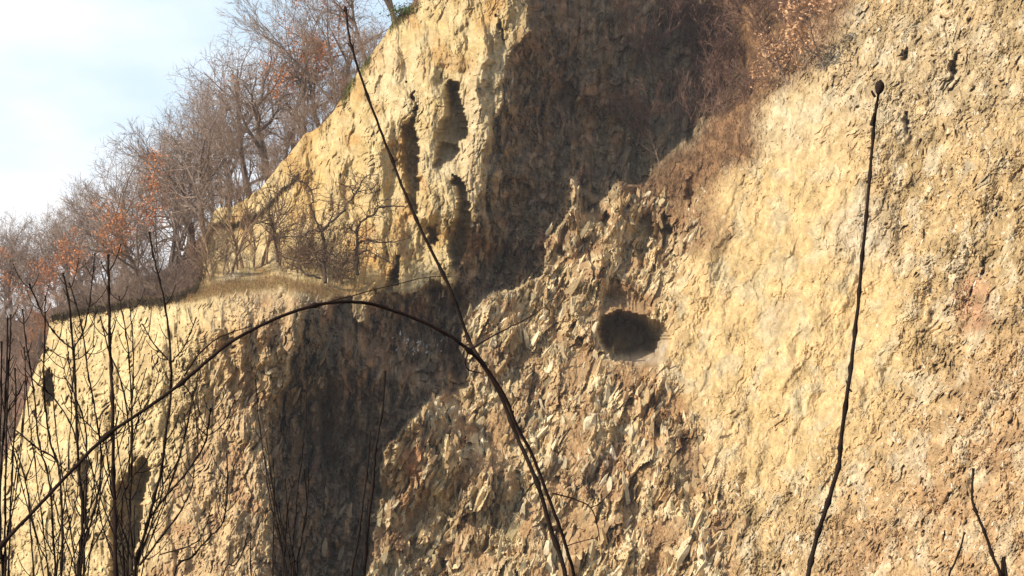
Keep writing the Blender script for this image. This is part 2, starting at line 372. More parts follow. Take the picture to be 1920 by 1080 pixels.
col['bluff'] = mixc(mixc(c3((.475,.37,.20)), c3((.415,.305,.14)), m2), c3((.34,.19,.065)), rust * .6)
col['gully'] = mixc(mixc(c3((.17,.125,.076)), c3((.25,.175,.105)), m2), c3((.25,.135,.07)), rust * .6) * (.75 + .5 * m3)[..., None]  # brown soil, with shade painted in across the shadow outline
col['butt'] = mixc(mixc(c3((.56,.44,.24)), c3((.48,.365,.19)), m2), c3((.36,.26,.13)), rust * .5 + flk * .5)
col['grass'] = mixc(c3((.26,.17,.075)), c3((.20,.15,.06)), m3)
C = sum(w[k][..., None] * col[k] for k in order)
bt = (sm(ccx + (ccy - 600) * .35, 380, 480) * w['butt'])[..., None]  # right side of the spur painted darker, as if under grazing sun
C = C * (1 - bt) + bt * mixc(c3((.45,.325,.18)), c3((.34,.21,.11)), rust)
cav_f = samp(blur(cav.astype(float), 1), GX, GY)
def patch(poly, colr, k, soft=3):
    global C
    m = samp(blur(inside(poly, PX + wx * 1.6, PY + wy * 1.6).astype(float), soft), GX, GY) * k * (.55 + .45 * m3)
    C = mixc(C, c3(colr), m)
patch([(1290,400),(1360,395),(1380,440),(1340,480),(1285,470)], (.28,.18,.09), .9)
patch([(1430,560),(1490,550),(1480,620),(1450,650),(1425,610)], (.36,.29,.19), .9)
patch([(1790,540),(1850,520),(1860,610),(1800,620)], (.36,.20,.12), .8)
patch([(1560,380),(1660,370),(1680,480),(1570,500)], (.42,.36,.27), .8, 6)
patch([(1400,440),(1460,420),(1450,520),(1400,540)], (.40,.30,.15), .7, 6)
patch([(1200,700),(1270,720),(1310,840),(1240,830),(1190,760)], (.34,.19,.08), .9)
patch([(1030,840),(1200,860),(1180,940),(1060,930)], (.29,.17,.09), .9)
patch([(1110,540),(1230,550),(1220,590),(1120,600)], (.24,.155,.085), .6)  # brown shade above the cave, painted into the colour
patch([(960,700),(1060,700),(1100,760),(1000,780)], (.30,.18,.09), .7)
patch([(760,840),(800,830),(790,920),(755,910)], (.36,.17,.08), .8)
patch([(640,440),(720,420),(740,540),(640,560)], (.46,.27,.09), .7, 6)
patch([(700,100),(780,60),(790,180),(720,260)], (.50,.42,.28), .6, 8)
patch([(780,300),(900,100),(960,60),(900,420)], (.44,.37,.25), .7, 8)
patch([(560,270),(640,250),(620,420),(540,400)], (.50,.33,.12), .5, 8)
patch([(330,600),(560,580),(550,660),(400,700)], (.42,.26,.12), .6, 8)
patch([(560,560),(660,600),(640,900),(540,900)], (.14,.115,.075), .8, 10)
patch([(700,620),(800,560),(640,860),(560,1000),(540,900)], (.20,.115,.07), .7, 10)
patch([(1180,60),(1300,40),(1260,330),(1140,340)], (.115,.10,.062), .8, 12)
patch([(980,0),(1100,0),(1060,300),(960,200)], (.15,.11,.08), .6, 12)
patch([(1480,60),(1900,0),(1900,200),(1500,300)], (.40,.33,.22), .5, 12)
patch([(1420,200),(1560,180),(1500,280),(1420,290)], (.46,.40,.27), .7, 6)
patch([(1225,330),(1340,290),(1335,420),(1290,500),(1240,420)], (.24,.14,.07), .8)
patch([(1175,590),(1290,590),(1260,690),(1170,690)], (.36,.30,.22), np.clip(cav_f * 2 - 1, 0, 1), 3)  # painted tone for the dim light on the cave's right inner wall
strk = sm(fbm(ccx / 9, ccy / 75, 661, 4), -.5, .6)
C = C * (1 + (strk - .5) * .45 * w['gully'])[..., None]
dst = sm(fbm(vx / 8, vy / 60, 671, 4), -.5, .6); C = C * (1 + (dst - .5) * .42 * (w['right'] + w['pink'] + w['pale'] * .5 + w['mound'] * .4))[..., None]
cell = 0.82 + 0.36 * np.where(w['mound'] + rbut > .4, r2 * .6 + r1 * .4, kr1 * .3 + kr2 * .7)
cellw = (1 - w['gully'] * .6 - w['veg'] * .6)
C = C * (1 + (cell - 1) * cellw)[..., None] * (0.9 + 0.2 * m3)[..., None]
spk = (_h(np.floor(tx / 3.2), np.floor(ty / 3.4), 900) > .965) * (w['right'] + w['pink'] + w['pale'] * .4 + w['mound'] * .5) * (m2 > .4)
C = mixc(C, c3((.62,.56,.44)), spk * .7)

idx = np.arange(nR * nC).reshape(nR, nC)
a_, b_, c_, d_ = idx[:-1, :-1], idx[1:, :-1], idx[1:, 1:], idx[:-1, 1:]
quads = np.stack([a_, b_, c_, d_], -1).reshape(-1, 4)
verts = np.stack([VX, VY, VZ], -1).reshape(-1, 3)
rock_mat = material('rock', None, rough=0.95, var=0.16, scale=9.0, bump=0.035, attr='Col')
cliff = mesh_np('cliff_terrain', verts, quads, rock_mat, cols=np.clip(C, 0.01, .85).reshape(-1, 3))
tag(cliff, 'ochre and brown quarry cliff with shaded gully and small cave', kind='structure')
del cliff['label']

# ground sheet
gm = material('ground', (.13, .10, .055), rough=1.0, var=.35, scale=.8, bump=.05)
gv = [(-700, -400, -.02), (700, -400, -.02), (700, 900, -.02), (-700, 900, -.02)]
tag(mesh_np('ground', gv, [(0, 1, 2, 3)], gm), kind='structure')
#@@OBJECTS
# ------------------------------------------------------------------ branches, trees, shrubs
rng = random.Random(7)
nr = np.random.RandomState(11)
link = scene.collection.objects.link

def empty(name, loc, label=None, cat=None, group=None):
    o = bpy.data.objects.new(name, None); link(o); o.location = loc; o.empty_display_size = .2
    return tag(o, label, cat, group)

def seg_mesh(segs, k):
    """segs: list of (p0, p1, r0, r1) -> k-sided prisms as arrays"""
    S = np.array([(*a, *b, r, q) for a, b, r, q in segs], float)
    p0, p1, r0, r1 = S[:, :3], S[:, 3:6], S[:, 6], S[:, 7]
    t = p1 - p0; t /= np.linalg.norm(t, axis=1)[:, None] + 1e-9
    ref = np.where(np.abs(t[:, 2:3]) < .9, np.array([[0, 0, 1.]]), np.array([[1., 0, 0]]))
    u = np.cross(t, ref); u /= np.linalg.norm(u, axis=1)[:, None] + 1e-9; v = np.cross(t, u)
    n = len(S); V = np.zeros((n, 2 * k, 3))
    for i in range(k):
        a = 2 * math.pi * i / k; dv = u * math.cos(a) + v * math.sin(a)
        V[:, i] = p0 + dv * r0[:, None]; V[:, k + i] = p1 + dv * r1[:, None]
    base = np.arange(n)[:, None] * 2 * k; fs = []
    for i in range(k):
        j = (i + 1) % k; fs.append(np.stack([base[:, 0] + i, base[:, 0] + j, base[:, 0] + k + j, base[:, 0] + k + i], -1))
    return V.reshape(-1, 3), np.stack(fs, 1).reshape(-1, 4)

def leaf_mesh(pts, size, seed=0):
    r = np.random.RandomState(seed); p = np.array(pts, float); n = len(p)
    a = r.normal(size=(n, 3)); a /= np.linalg.norm(a, axis=1)[:, None]
    b = np.cross(a, r.normal(size=(n, 3))); b /= np.linalg.norm(b, axis=1)[:, None] + 1e-9
    s = size * (0.6 + .8 * r.rand(n))[:, None]; nn = np.cross(a, b)
    V = np.stack([p - a * s, p + b * s * .45 + nn * s * .15, p + a * s, p - b * s * .45 + nn * s * .15], 1).reshape(-1, 3)
    return V, np.arange(n * 4).reshape(-1, 4)

bark_grey = material('bark_grey', (.20, .155, .13), var=.3, scale=3)
bark_brown = material('bark_brown', (.16, .10, .065), var=.3, scale=3)
bark_dark = material('bark_dark', (.075, .055, .042), var=.3, scale=3)
bark_red = material('bark_red', (.17, .10, .075), var=.3, scale=3)
twig_grey = material('twig_grey', (.31, .235, .19), var=.3, scale=2)
leaf_rust = material('leaf_rust', (.55, .23, .10), var=.45, scale=4)
leaf_beech = material('leaf_beech', (.52, .32, .19), var=.45, scale=6)
leaf_green = material('leaf_green', (.08, .11, .03), var=.4, scale=4)
stem_black = material('stem_black', (.024, .016, .013), rough=.95, var=.35, scale=40)
stem_red = material('stem_red', (.027, .016, .013), rough=.95, var=.35, scale=40)
stem_green = material('stem_green', (.016, .016, .010), rough=.95, var=.35, scale=40)

def grow(r, height, lean=(-.3, 0), levels=4, kids=(7, 6, 6, 5), r0=.13, start=.2, spread=(28, 55), wob=.13, ratio=.56, up=.10, trunks=1):
    segs = [[] for _ in range(levels + 1)]; tips = []
    def branch(p, dv, L, rad, lv):
        n = max(3, int(6 - lv * .7)); pts = [p]; d = dv.copy()
        for i in range(n):
            d = d + np.array([r.gauss(0, wob), r.gauss(0, wob), r.gauss(0, wob) + up * (.5 if lv else .2)]); d /= np.linalg.norm(d)
            q = pts[-1] + d * L / n; ra = rad * (1 - .75 * i / n); rb = rad * (1 - .75 * (i + 1) / n)
            segs[lv].append((pts[-1], q, ra, rb)); pts.append(q)
        if lv >= levels: tips.append(pts[-1]); tips.append(pts[-2]); return
        for c in range(kids[lv]):
            t = start + (1 - start) * (c + r.random()) / kids[lv] if lv == 0 else .15 + .85 * (c + r.random()) / kids[lv]
            k = min(n - 1, int(t * n)); f = t * n - k; b = pts[k] * (1 - f) + pts[k + 1] * f
            dd = pts[k + 1] - pts[k]; dd /= np.linalg.norm(dd)
            side = np.cross(dd, np.array([r.gauss(0, 1), r.gauss(0, 1), r.gauss(0, 1)])); side /= np.linalg.norm(side) + 1e-9
            a = math.radians(r.uniform(*spread)); nd = dd * math.cos(a) + side * math.sin(a)
            branch(b, nd, L * ratio * r.uniform(.7, 1.25) * (1.15 - .45 * t), max(rad * (1 - .7 * t) * .66, .0105), lv + 1)
    for t in range(trunks):
        dv = np.array([lean[0] + r.gauss(0, .12 if trunks == 1 else .35), lean[1] + r.gauss(0, .12 if trunks == 1 else .3), 1.0]); dv /= np.linalg.norm(dv)
        branch(np.array([r.gauss(0, .05), r.gauss(0, .05), -.3]), dv, height * r.uniform(.6, .75), r0 / math.sqrt(trunks), 0)
    return segs, tips

def tree_proto(name, seed, bark, twig, leaf=None, leafn=0, leafs=.10, patch=True, **kw):
    r = random.Random(seed); segs, tips = grow(r, **kw)
    hmax = max(max(s[1][2] for s in l) for l in segs)
    root = bpy.data.objects.new(name, None)
    def child(nm, V, Fc, m):
        o = mesh_np(nm, V, Fc, m, parent=root, smooth=False); return o
    V, Fc = seg_mesh(segs[0] + segs[1], 6); child('trunk', V, Fc, bark)
    tw = [s for l in segs[2:] for s in l]
    V, Fc = seg_mesh(tw, 3); child('crown', V, Fc, twig)
    if leaf:
        r2_ = np.random.RandomState(seed); T = np.array(tips)
        if patch:
            c = T[r2_.randint(len(T), size=7)]; dmin = np.min(np.linalg.norm(T[:, None] - c[None], axis=2), axis=1); T = T[dmin < kw['height'] * .13]
        T = T[r2_.randint(len(T), size=leafn)] + r2_.normal(size=(leafn, 3)) * .14
        V, Fc = leaf_mesh(T, leafs, seed); child('leaves', V, Fc, leaf)
    return root, hmax

used_protos = set()
def place(proto, loc, hgt, rotz, label, cat, group=None, name=None):
    root, hm = proto
    if id(root) not in used_protos:
        used_protos.add(id(root)); o = root; link(o)
    else:
        o = root.copy(); link(o)
        for ch in [c for c in list(bpy.data.objects) if c.parent == root]:
            c = ch.copy(); link(c); c.parent = o
    o.location = loc; s = hgt / hm; o.scale = (s, s, s); o.rotation_euler = (0, 0, rotz)
    for k in ('label', 'category', 'group'):
        if k in o: del o[k]
    return tag(o, label, cat, group)

# hillside behind the skyline (leaf litter slope that carries the wood)
def sil_at(x): return float(np.interp(x, [a for a, b in SIL], [b for a, b in SIL]))
HR = [(-500,680),(-100,640),(0,612),(100,575),(200,545),(300,510),(400,425),(500,345),(600,240),(700,100),(800,-30),(1000,-420)]
def hr_at(x): return float(np.interp(x, [a for a, b in HR], [b for a, b in HR]))
hx = np.arange(-500, 990, 12.0); HV = []; tt = [0, .25, .5, .75, 1, 1.15, 2]
for t in tt:
    for x in hx:
        y1 = hr_at(x); y0 = max(y1 + 30, sil_at(x) + 40) + (60 if x > 95 else 200)
        n = float(perlin(np.array([x / 60]), np.array([t * 3 + .3]), 77)[0]) * 6
        if t <= 1: HV.append(at(x, y0 + (y1 - y0) * t + n * t, 90 + 22 * t))
        else:
            p = at(x, y1 + n, 112); HV.append((p[0], 112 + (t - 1) * 120, p[2] - (t - 1) * 6))
HV = np.array(HV); nx = len(hx); q = np.arange(len(HV)).reshape(len(tt), nx)
litter = material('leaf_litter', (.15, .085, .06), var=.4, scale=1.2, bump=.1)
tag(mesh_np('hill_terrain', HV, np.stack([q[:-1, :-1], q[:-1, 1:], q[1:, 1:], q[1:, :-1]], -1).reshape(-1, 4), litter, smooth=True), kind='structure')

oak = [tree_proto('bare_oak_tree', 21 + i, bark_grey, twig_grey, height=9, kids=(9, 6, 5, 4), r0=.20, start=.16, lean=(-.38, 0), wob=.17, spread=(32, 72), ratio=.62) for i in range(3)]
rustoak = [tree_proto('rusty_leaved_oak_tree', 41 + i, bark_grey, twig_grey, leaf_rust, 1500, .085, height=8, kids=(8, 6, 6, 4), r0=.14, start=.12, ratio=.6, lean=(-.25, 0), wob=.15, spread=(35, 65)) for i in range(2)]
ash = [tree_proto('bare_ash_tree', 61 + i, bark_grey, twig_grey, height=10, kids=(8, 6, 5, 5), r0=.12, start=.2, trunks=2, lean=(-.5, 0), wob=.08, spread=(18, 38), ratio=.6) for i in range(2)]
sapl = [tree_proto('slim_bare_sapling', 81 + i, material('bark_tan', (.30, .20, .12), var=.4), bark_brown, height=4.5, levels=3, kids=(9, 5, 4), r0=.075, start=.3, lean=(-.05, 0), wob=.1, spread=(20, 40), ratio=.45) for i in range(2)]
brush = [tree_proto('bare_shrub', 101 + i, bark_red, bark_red, height=3.2, levels=3, kids=(6, 5, 5), r0=.05, start=.1, lean=(-.2, -.1), wob=.16, spread=(20, 45), ratio=.6, trunks=4) for i in range(3)]

ubrush = [tree_proto('undergrowth_shrub', 121 + i, bark_grey, twig_grey, height=3.2, levels=3, kids=(6, 5, 4), r0=.05, start=.1, lean=(-.2, -.1), wob=.16, spread=(20, 45), ratio=.6, trunks=4) for i in range(2)]
scrub = [tree_proto('scrub_bush', 151 + i, bark_brown, bark_brown, height=3, levels=3, kids=(5, 5, 4), r0=.04, start=.1, lean=(-.1, -.1), wob=.2, spread=(25, 60), ratio=.6, trunks=3) for i in range(2)]
WOOD = 'bare trees along the wooded hillside above the quarry'
# (px base, py base or None for the slope, t on slope, height px, kind, rotation, label)
KN = {'o': 'grey bare oak tree', 'r': 'oak tree holding rust-orange leaves', 'a': 'slender bare ash tree leaning left'}
TL = [
 (745,40,0,230,'o0',.3,'tall bare grey oak tree on the cliff top beside the green bush'),
 (690,100,.2,235,'r1',-.4,'oak tree with sparse orange leaves near the top of the cliff edge'),
 (632,178,0,270,'a0',.2,'bare forked tree rising from the bend of the cliff edge, above the orange oak'),
 (600,222,.3,230,'r0',.9,'rusty oak tree spreading left from the grassy cliff edge'),
 (566,232,.1,200,'o1',.5,'dark bare oak tree with its trunk clear against the sky'),
 (548,275,.4,215,'r1',2.6,'oak tree carrying the brightest orange leaves on the slope'),
 (505,322,.2,260,'o0',.9,'wide bare oak tree topping the skyline left of the orange leaves'),
 (470,352,.5,270,'o2',.1,None),(455,372,0,240,'a1',.4,None),(430,395,.8,275,'o1',1.2,None),
 (405,415,.3,245,'a0',.7,None),(388,440,.1,240,'o2',.8,None),(365,470,.6,265,'o0',1.3,None),
 (345,490,.2,250,'a1',-.2,None),(318,505,.7,275,'o1',.2,None),(300,520,.3,255,'a0',1.0,None),
 (270,530,.1,240,'r0',.2,'oak with rust leaves above the middle of the grassy ledge'),(245,540,.6,270,'o2',.5,None),
 (215,548,.9,240,'a1',.9,None),(190,555,.2,150,'r1',.6,'low rusty oak tree just above the pale spur'),
 (165,560,.7,215,'o0',.2,None),(135,566,.4,190,'a0',.4,None),(110,572,.9,200,'o1',-.5,None),
 (85,590,.2,150,'r0',1.4,'small oak thick with orange leaves beyond the end of the ledge'),(55,598,.8,200,'a1',.2,None),
 (30,605,.5,190,'o2',.7,None),(5,612,.3,150,'r1',0,'leftmost rust-leaved oak, low on the hillside'),(-25,620,.7,205,'o0',.2,None),(-55,640,.4,190,'a0',.1,None),
 (70,660,0,120,'o1',.3,None),(40,720,0,140,'a1',.8,None),(10,700,.2,150,'o2',1.7,None),(20,800,0,160,'o0',2.1,None),(-15,780,0,180,'a0',.5,None),(-5,870,0,150,'o1',.4,None),(60,640,0,90,'r0',2.2,'stunted rusty oak in the hollow behind the spur'),
]
r9 = random.Random(99)
for i in range(14):
    x = -40 + i * 52 + r9.uniform(-12, 12); t = r9.uniform(.3, 1); y = sil_at(x) * (1 - t) + hr_at(x) * t if x > 95 else 560 + 50 * r9.random()
    TL.append((x, y, t, r9.uniform(120, 215) * (1.15 if x > 150 else .9), 'o0 o1 o2 a0 a1 o1'.split()[i % 6], r9.uniform(-1, 1), None))
PR = {'o': oak, 'r': rustoak, 'a': ash}
for x, y, t, hp, kd, rz, lab in TL:
    Y = 90 + 22 * t
    loc = at(x, y + 12, Y)
    k = kd[0]; pr = PR[k][int(kd[1])]
    if lab is None:
        lab = {'o': 'grey bare oak tree in the dense wood on the hillside', 'a': 'slender bare tree leaning left in the hillside wood'}[k]
    place(pr, loc, hp * (1.22 if x > 340 or x < 150 else 1.1) * Y / F, rz * .5, lab, 'tree', WOOD)

SG = 'thin saplings at the foot of the ochre bluff'
for i, (x, y, hp) in enumerate([(402,520,125),(418,515,100),(432,512,140),(446,506,110),(458,503,150),(474,498,115),(489,494,160),(503,492,120),(395,528,80),(520,500,150),(545,505,120)]):
    Y = float(samp(D, np.array([float(x)]), np.array([float(y)]))[0]) - .3
    place(sapl[i % 2], at(x, y, Y), hp * 1.15 * Y / F, i * 1.7, 'slim brown bare sapling standing at the foot of the ochre bluff', 'sapling', SG)

UG = 'low bare shrubs under the hillside trees'
for i in range(70):
    x = -30 + i * 10.7 + r9.uniform(-8, 8); y = sil_at(x) + r9.uniform(0, 12) if x > 96 else r9.uniform(590, 880); Y = 88 + r9.random() * 8
    place(ubrush[i % 2], at(x, y, Y), r9.uniform(45, 100) * Y / F, i * 1.1, 'low bare shrub in the undergrowth beneath the hillside trees', 'shrub', UG)

# brush on the soil slope right of the shaded gully
BG = 'bare reddish shrubs on the soil slope'
for i, (x, y, hp) in enumerate([(1330,120,130),(1360,170,120),(1300,180,140),(1270,240,120),(1390,90,120),(1430,60,110),(1340,40,120),(1290,60,130),(1400,190,90),(1240,150,140),(1460,130,80),(1250,60,140),(1330,230,110),(1500,60,90),(1440,0,100),(1210,250,90),(1380,20,110),(1530,10,90),(1475,40,90)]):
    Y = float(samp(D, np.array([float(x)]), np.array([float(y)]))[0]) - .2
    place(brush[i % 3], at(x, y, Y), hp * 1.15 * Y / F, i * 1.3, 'bare reddish-brown shrub among the brush at the top right of the gully', 'shrub', BG)
SB = 'brown scrub at the foot of the ochre bluff'
for i, (x, y, hp) in enumerate([(383,520,70),(392,510,90),(400,500,80),(425,512,60),(470,505,60),(560,510,90),(585,515,110),(605,520,120),(625,522,110),(640,525,90),(600,505,130),(575,500,80),(655,515,70),(535,505,70),(388,470,60),(396,450,50)]):
    Y = float(samp(D, np.array([float(x)]), np.array([float(y)]))[0]) - .4
    place(scrub[i % 2], at(x, y, Y), hp * Y / F, i * 1.9, 'bare brown scrub bush growing at the foot of the ochre bluff', 'shrub', SB)
pp = tree_proto('small_bare_tree', 131, bark_grey, bark_brown, height=3, levels=2, kids=(6, 5), r0=.05, start=.4, lean=(-.1, 0), wob=.12, spread=(25, 50), ratio=.6)
Y = float(samp(D, np.array([1240.]), np.array([312.]))[0]) - .3
place(pp, at(1240, 318, Y), 85 * Y / F, .4, 'small pale forked tree at the edge of the gully shadow', 'tree')
for i, (x, y, hp, lab) in enumerate([(1475,150,110,'young beech with copper leaves on the slope edge, lower left of two'),(1548,118,130,'young beech with copper leaves at the top edge of the pale rock')]):
    Y = float(samp(D, np.array([float(x)]), np.array([float(y)]))[0]) - .4
    b = tree_proto('young_beech_tree', 141 + i, bark_grey, bark_red, leaf_beech, 520, .115, patch=False, height=4, levels=3, kids=(8, 6, 4), r0=.05, start=.12, lean=(-.35, 0), wob=.12, spread=(35, 70), ratio=.55, up=0)
    place(b, at(x, y, Y), hp * Y / F, 0, lab, 'tree', 'copper-leaved young beeches')

# ------------------------------------------------------------------ traced limbs
def cr_spline(P, n):
    P = np.array(P, float); P = np.vstack([2 * P[0] - P[1], P, 2 * P[-1] - P[-2]]); out = []
    for i in range(1, len(P) - 2):
        for s in range(n):
            t = s / n
            out.append(.5 * ((2 * P[i]) + (-P[i-1] + P[i+1]) * t + (2*P[i-1] - 5*P[i] + 4*P[i+1] - P[i+2]) * t*t + (-P[i-1] + 3*P[i] - 3*P[i+1] + P[i+2]) * t**3))
    out.append(P[-2]); return np.array(out)

def tube(pts, rad, k=7):
    """one continuous tube through pts with per-point radius, closed tips"""
    pts = np.array(pts, float); n = len(pts); t = np.gradient(pts, axis=0); t /= np.linalg.norm(t, axis=1)[:, None] + 1e-12
    u = np.cross(t[0], [0, 1, 0.01]); u /= np.linalg.norm(u); V = []
    for i in range(n):
        u = u - t[i] * np.dot(u, t[i]); u /= np.linalg.norm(u) + 1e-12; v = np.cross(t[i], u)
        for j in range(k):
            a = 2 * math.pi * j / k; V.append(pts[i] + (u * math.cos(a) + v * math.sin(a)) * rad[i])
    Fc = [(i*k+j, i*k+(j+1)%k, (i+1)*k+(j+1)%k, (i+1)*k+j) for i in range(n-1) for j in range(k)]
    return np.array(V), np.array(Fc)

def join(parts):
    Vs, Fs, o = [], [], 0
    for V, Fc in parts: Vs.append(V); Fs.append(np.asarray(Fc) + o); o += len(V)
    return np.vstack(Vs), np.vstack(Fs)

def trace(poly, Y, r0, r1, n=5, nodes=0, wig=0.0, seed=0, yv=0.0, ground=False, k=7):
    """poly: photo pixels; Y distance (number or per-point list); r0..r1 radii in pixels"""
    r = random.Random(seed); Ys = Y if isinstance(Y, (list, tuple)) else [Y + (r.uniform(-yv, yv) if 0 < i else 0) for i in range(len(poly))]
    P3 = [at(x, y, yy) for (x, y), yy in zip(poly, Ys)]
    if ground: P3.append((P3[-1][0] + ground * .0, P3[-1][1], 0.0) if ground is True else ground)
    C_ = cr_spline(P3, n); m = len(C_); Ym = float(np.mean(Ys))
    rad = [(r0 + (r1 - r0) * i / (m - 1)) * Ym / F for i in range(m)]
    if wig:
        for i in range(1, m - 1): C_[i] += np.array([r.gauss(0, 1), 0, r.gauss(0, 1)]) * wig * Ym / F
    if nodes:
        for i in range(0, m, nodes): rad[i] *= 1.55
    return C_, rad, tube(C_, rad, k)

def side_twigs(C_, rad, r, step, Lpx, Ym, pair=True, flat=False):
    """short opposite twigs with a terminal bud"""
    out = []; i = r.randint(1, step)
    while i < len(C_) - 1:
        t = C_[i + 1] - C_[i - 1]; t /= np.linalg.norm(t) + 1e-9
        if t[2] < 0: t = -t
        for s in ((-1, 1) if pair else (r.choice((-1, 1)),)):
            if r.random() < .3: continue
            side = np.cross(t, [0, 1, 0]) * s + np.array([0, r.gauss(0, .6), 0])
            L = Lpx * r.uniform(.3, 1.3) * Ym / F; d_ = side * .9 + t * .6; p = C_[i].copy(); pts = [p.copy()]
            for q_ in range(4):
                d_ = d_ + np.array([0, 0, .35]); d_ /= np.linalg.norm(d_); p = p + d_ * L / 4; pts.append(p.copy())
            pts.append(p + d_ * L * .04); rr_ = max(rad[i] * .38, .9 * Ym / F)
            out.append(tube(cr_spline(pts, 2), list(np.linspace(rr_, rr_ * .7, 9)) + [rr_ * 1.5, rr_ * .3], 5))
        i += step + r.randint(-1, 2)
    return out

def woody(name, label, cat, stems, mat, base, group=None, twigs=None, seed=1, Ym=3.0, extra=None, tw_mat=None, pair=True):
    root = empty(name, base, label, cat, group); r = random.Random(seed); tws = []
    bx = np.array(base)
    for C_, rad, (V, Fc) in stems:
        mesh_np('stem', V - bx, Fc, mat, parent=root, smooth=True)
        if twigs: tws += side_twigs(C_, rad, r, twigs[0], twigs[1], Ym, pair)
    if extra: tws += extra
    if tws:
        for V, Fc in tws[:95]: mesh_np('twig', V - bx, Fc, tw_mat or mat, parent=root, smooth=True)
    return root

# --- gnarled oaks on the ledge
def gnarled(label, limbs, Y, seed, base, leaf_at=None):
    root = empty('gnarled_oak_tree', at(*base, Y), label, 'tree', 'gnarled small oaks on the ledge'); bx = np.array(at(*base, Y)); r = random.Random(seed)
    parts = []; tw = []
    for poly, a, b in limbs:
        C_, rad, T = trace(poly, Y, a, b, 4, 0, 1.1, seed + len(parts), .5, k=6); parts.append(T)
        for i in range(2, len(C_)):
            for _ in range(2):
                p = C_[i].copy(); d_ = np.array([r.gauss(0, 1), r.gauss(0, .7), r.gauss(.3, .8)]); L = r.uniform(.3, 1.1)
                for s in range(4):
                    d_ = d_ / np.linalg.norm(d_); q_ = p + d_ * L / 4; tw.append((p, q_, .022 - s * .004, .018 - s * .004))
                    if s and r.random() < .8:
                        e = d_ + np.array([r.gauss(0, .7), r.gauss(0, .7), r.gauss(0, .7)]); e /= np.linalg.norm(e); tw.append((q_, q_ + e * L * .4, .012, .007))
                    p = q_; d_ = d_ + np.array([r.gauss(0, .4), r.gauss(0, .4), r.gauss(0, .4)])
    V, Fc = join(parts); mesh_np('trunk', V - bx, Fc, bark_dark, parent=root, smooth=True)
    V, Fc = seg_mesh(tw, 3); mesh_np('crown', V - bx, Fc, bark_brown, parent=root)
    if leaf_at:
        pts = [np.array(at(leaf_at[0] + r.gauss(0, 12), leaf_at[1] + r.gauss(0, 9), Y + r.gauss(0, .3))) - bx for _ in range(90)]
        V, Fc = leaf_mesh(pts, .07, seed); mesh_np('leaves', V, Fc, leaf_rust, parent=root)
gnarled('crooked dark oak whose limb reaches right across the sunlit bluff', [
 ([(671,515),(669,480),(669,454),(670,430),(679,413),(700,403),(715,389),(758,387)], 3.6, 1.2),
 ([(671,455),(690,451),(703,453),(739,453),(772,444)], 2, .8), ([(672,478),(688,470),(706,480),(737,496)], 1.6, .7), ([(668,440),(655,428),(645,436)], 1.4, .6),
 ([(700,403),(708,380),(702,362),(712,350)], 1.2, .5)], 74.0, 5, (671, 515), (692, 440))
gnarled('crooked oak with a forked crown rising in front of the ochre bluff', [
 ([(610,530),(608,492),(608,454),(604,435),(618,418),(642,399),(650,384),(664,365),(674,353),(686,331)], 3.8, 1.0),
 ([(664,365),(657,353),(638,346)], 1.2, .6), ([(672,360),(700,353),(706,345)], 1.1, .6), ([(606,440),(595,420),(585,390),(587,375),(584,357)], 2.2, .9),
 ([(584,357),(575,345),(563,338),(546,327),(541,312)], 1.7, .7), ([(604,435),(580,432),(568,442),(530,445),(520,450)], 2, .7),
 ([(608,470),(630,480),(640,465)], 1.6, .6), ([(608,492),(590,480),(584,470)], 1.6, .6), ([(618,418),(625,395),(622,370)],1.3,.6)], 73.2, 6, (610, 530))
gnarled('thin grey oak with a low dead branch over the grassy ledge', [
 ([(520,492),(518,460),(513,435),(512,425),(498,418),(477,417),(463,405)], 2.6, .8), ([(513,430),(505,400),(508,370),(500,345)], 1.5, .6), ([(516,450),(530,430),(550,420)],1.3,.6)], 76, 7, (520, 492))
C_, rad, T = trace([(602,522),(580,516),(568,510),(561,496),(552,488),(538,484)], 72.2, 2.2, 1.0, 5, 0, .8, 3, .2)
tag(mesh_np('dead_branch', T[0], T[1], bark_dark, smooth=True), 'black dead branch curling over the dry grass of the ledge', 'branch')

# green bush on the cliff top
Y = 86.0; gb = empty('green_bush', at(765, 32, Y), 'small dark green evergreen bush on the cliff top', 'bush'); gr_ = random.Random(4)
pts = [np.array([gr_.gauss(0, .55), gr_.gauss(0, .4), abs(gr_.gauss(.25, .22))]) for _ in range(1500)]
V, Fc = leaf_mesh(pts, .06, 3); mesh_np('foliage', V, Fc, leaf_green, parent=gb)
V, Fc = seg_mesh([(np.array([0, 0, -.3]), np.array([gr_.gauss(0, .5), gr_.gauss(0, .3), .4]), .03, .01) for _ in range(12)], 4); mesh_np('stem', V, Fc, bark_dark, parent=gb)

